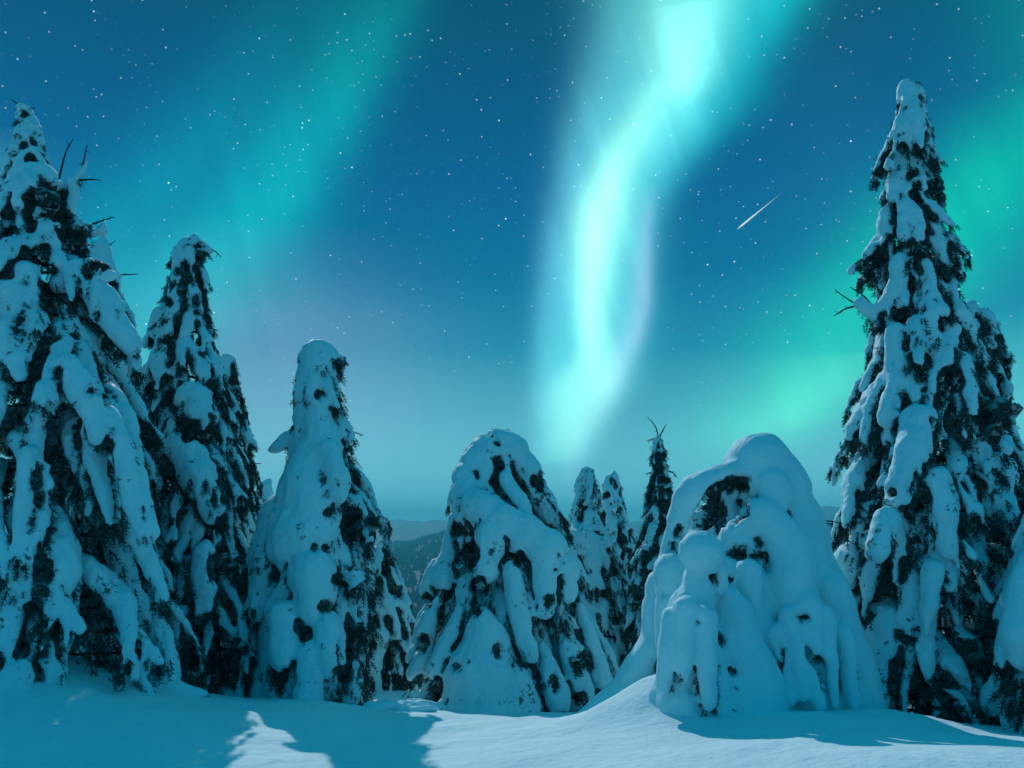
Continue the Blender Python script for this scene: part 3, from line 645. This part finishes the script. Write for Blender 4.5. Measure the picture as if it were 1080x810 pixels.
tree('young_spruce', 'little snow-capped sapling tucked in the gap between the great mound and the right giant', 'sapling', 13.5,
  [(556,872,884),(570,858,892),(600,854,900),(680,850,905),(755,848,910)],
  vox=.045, seed=83, wmul=1.0, fol=1.3, chains=[[(868,572,0,7),(882,566,0,8)], [(864,576,0,5),(856,570,0,3)]], twigs=[[(884,552,0),(872,553,0),(860,548,0)]])
# --- right giant
tree('spruce_tree', 'tallest spruce on the right, with bare curved boughs sticking out on its left side', 'spruce tree', 11.5,
  [(87,953,970),(105,946,976),(120,944,972),(135,937,980),(150,936,982),(165,930,988),(185,924,995),(200,932,986),(230,930,990),(260,922,1002),(290,912,1012),(300,930,1008),(330,925,1016),(370,915,1030),(420,905,1045),(470,900,1055),(530,892,1066),(600,880,1074),(680,876,1080),(770,886,1078)],
  vox=.031, seed=91, bare=.25, wmul=1.0, fol=1.25, dark=1.3, group=SP_,
  chains=[[(961,98,0,9),(961,112,0,12)], [(962,140,0,15),(962,175,0,21),(960,188,0,24)], [(925,262,0,9),(908,278,0,7),(897,286,0,4)], [(1000,262,0,9),(1010,285,0,7),(1014,295,0,4)],
          [(970,440,-.9,18),(962,480,-1.0,20),(950,520,-1.05,18)], [(935,545,-1.2,13),(928,580,-1.25,14)], [(985,505,-1.1,17),(998,545,-1.2,16),(1000,580,-1.25,9)], [(985,600,-1.2,10),(978,640,-1.25,8),(976,668,-1.25,4)], [(945,350,-.4,10),(945,400,-.5,13),(938,440,-.6,12)], [(905,320,0,7),(925,330,-.1,9),(940,350,-.1,10)]],
  hollow=[(910,280,0,9,70),(1012,298,0,7,40),(1030,450,-.5,26,500),(1020,520,-.6,26,500),(1040,600,-.6,26,500),(1030,680,-.8,28,600),(1000,740,-1.1,26,500),(945,600,-1.3,10,140),(930,520,-1,12,100),(1000,400,-.8,14,180),(925,215,0,5,30),(990,195,0,6,30),(970,260,-.4,7,80)],
  twigs=[[(925,328,0),(905,322,0),(892,314,0),(881,306,0)], [(922,325,0),(912,312,0),(897,303,0)], [(905,322,0),(890,326,0),(880,333,0)], [(935,305,0),(928,292,0),(930,280,0)], [(1050,500,0),(1062,508,0),(1068,520,0)]])
tree('spruce_tree', 'round-shouldered spruce pressed against the right side of the right giant', 'spruce tree', 13.5,
  [(325,1016,1040),(345,1008,1050),(380,1002,1058),(420,1000,1062),(470,1000,1070),(520,1000,1078),(600,990,1090),(700,990,1100),(775,990,1105)],
  vox=.040, seed=92, bare=.3, wmul=1.05, fol=1.5, dark=2.0, group=SP_, chains=[[(1025,345,0,18),(1040,380,0,16),(1048,400,0,12)], [(1020,370,-.2,20),(1022,410,-.2,20)]],
  twigs=[[(1058,415,0),(1066,418,0),(1070,422,0)], [(1064,470,0),(1070,478,0),(1076,480,0)], [(1050,480,0),(1060,484,0),(1064,486,0)]])
tree('spruce_tree', 'smooth heavy snow drape of a spruce cut off by the right edge of the picture', 'spruce tree', 9.8,
  [(520,1105,1150),(560,1090,1170),(600,1075,1190),(660,1060,1210),(700,1058,1215),(775,1056,1220)],
  vox=.036, seed=93, bare=.05, streak=.4, wmul=1.1, fol=1.2, m=M_smooth, body=.5, group=SP_, chains=[[(1100,570,-.2,16),(1085,620,-.3,20),(1080,670,-.3,24),(1078,690,-.3,18)], [(1125,600,-.5,30),(1120,690,-.6,34)]],
  hollow=[(1072,730,-.3,16,260),(1066,760,-.3,12,160)])
# unseen spruce added outside the frame to shade the lower left foreground
tree('spruce_tree', 'tall spruce standing just outside the left edge of the picture', 'spruce tree', 14,
  [(120,-190,-170),(300,-240,-120),(500,-280,-80),(720,-300,-60)], vox=.08, seed=95, fol=.5, small=True, group=SP_)

# broken crust in front of the valley gap
rng = random.Random(4)
cm = MB()
for i in range(26):
    p = PX(rng.uniform(390, 450), 745, rng.uniform(12.0, 13.3)); p[2] = float(ground(p[0], p[1])[0]) + rng.uniform(.0, .07)
    d = np.array([rng.uniform(-.25, .25), rng.uniform(-.1, .1), rng.uniform(-.02, .04)]); r = np.array([1., 1.1, .9])*rng.uniform(.04, .10); sweep(cm, [p-d, p, p+d], r, r*.7, None, 7)
o = fuse(cm, 'snow_chunks', (0,0,0), .03, 3, .05, .03, M_smooth); tag(o, 'heap of broken snow crust lying between the humped spruce and the hunched spruce', 'snow heap', kind='stuff')

# ------------------------------------------------------------------ meteor
def meteor():
    D = 9000; A, B = PX(777, 242, D), PX(825, 203, D); mb = MB()
    t = np.linspace(0, 1, 9)[:, None]; P = A*(1-t)+B*t; W = 10*np.array([.6, 1, 1, .9, .75, .6, .45, .35, .25]); sweep(mb, P, W, W, None, 8)
    m = bpy.data.materials.new('meteor_glow'); m.use_nodes = True; n = m.node_tree.nodes; n.clear()
    g = n.new('ShaderNodeTexCoord'); sp = n.new('ShaderNodeSeparateXYZ'); l = m.node_tree.links; l.new(g.outputs['Object'], sp.inputs[0])
    r = n.new('ShaderNodeMapRange'); l.new(sp.outputs[0], r.inputs[0]); r.inputs[1].default_value = 0; r.inputs[2].default_value = float(B[0]-A[0])
    rp = n.new('ShaderNodeValToRGB'); l.new(r.outputs[0], rp.inputs[0]); rp.color_ramp.elements[0].color = (0,0,0,1); rp.color_ramp.elements[1].color = (0,0,0,1); q = rp.color_ramp.elements.new(.12); q.color = (.85,.85,.85,1); q = rp.color_ramp.elements.new(.5); q.color = (.45,.45,.45,1)
    em = n.new('ShaderNodeEmission'); em.inputs[0].default_value = (.62, .85, .8, 1); em.inputs[1].default_value = 1.0
    tr = n.new('ShaderNodeBsdfTransparent'); mx = n.new('ShaderNodeMixShader'); l.new(rp.outputs[0], mx.inputs[0]); l.new(tr.outputs[0], mx.inputs[1]); l.new(em.outputs[0], mx.inputs[2])
    o_ = n.new('ShaderNodeOutputMaterial'); l.new(mx.outputs[0], o_.inputs[0])
    return link('meteor', mb.mesh('meteor', A), m, None, A)
tag(meteor(), 'thin pale shooting star slanting across the dark blue sky right of the aurora', 'meteor')

# ------------------------------------------------------------------ haze
def haze():
    x, y0, y1, zb, zt = 7000, -200, 7400, -110, 170
    V = [(-x,y0,zb),(x,y0,zb),(x,y1,zb),(-x,y1,zb),(-x,y0,zt),(x,y0,zt),(x,y1,zt),(-x,y1,zt)]
    me = bpy.data.meshes.new('haze'); me.from_pydata(V, [], [(0,3,2,1),(4,5,6,7),(0,1,5,4),(1,2,6,5),(2,3,7,6),(3,0,4,7)]); me.update()
    m = bpy.data.materials.new('night_haze'); m.use_nodes = True; n = m.node_tree.nodes; n.clear()
    v = n.new('ShaderNodeVolumePrincipled'); v.inputs['Color'].default_value = (.18,.88,1,1); v.inputs['Density'].default_value = .00037; v.inputs['Anisotropy'].default_value = 0
    o_ = n.new('ShaderNodeOutputMaterial'); m.node_tree.links.new(v.outputs[0], o_.inputs['Volume'])
    return link('haze', me, m)
tag(haze(), 'thin bluish night haze over the valley and the ridges', 'haze', kind='stuff')
print('built', time.time()-T0)
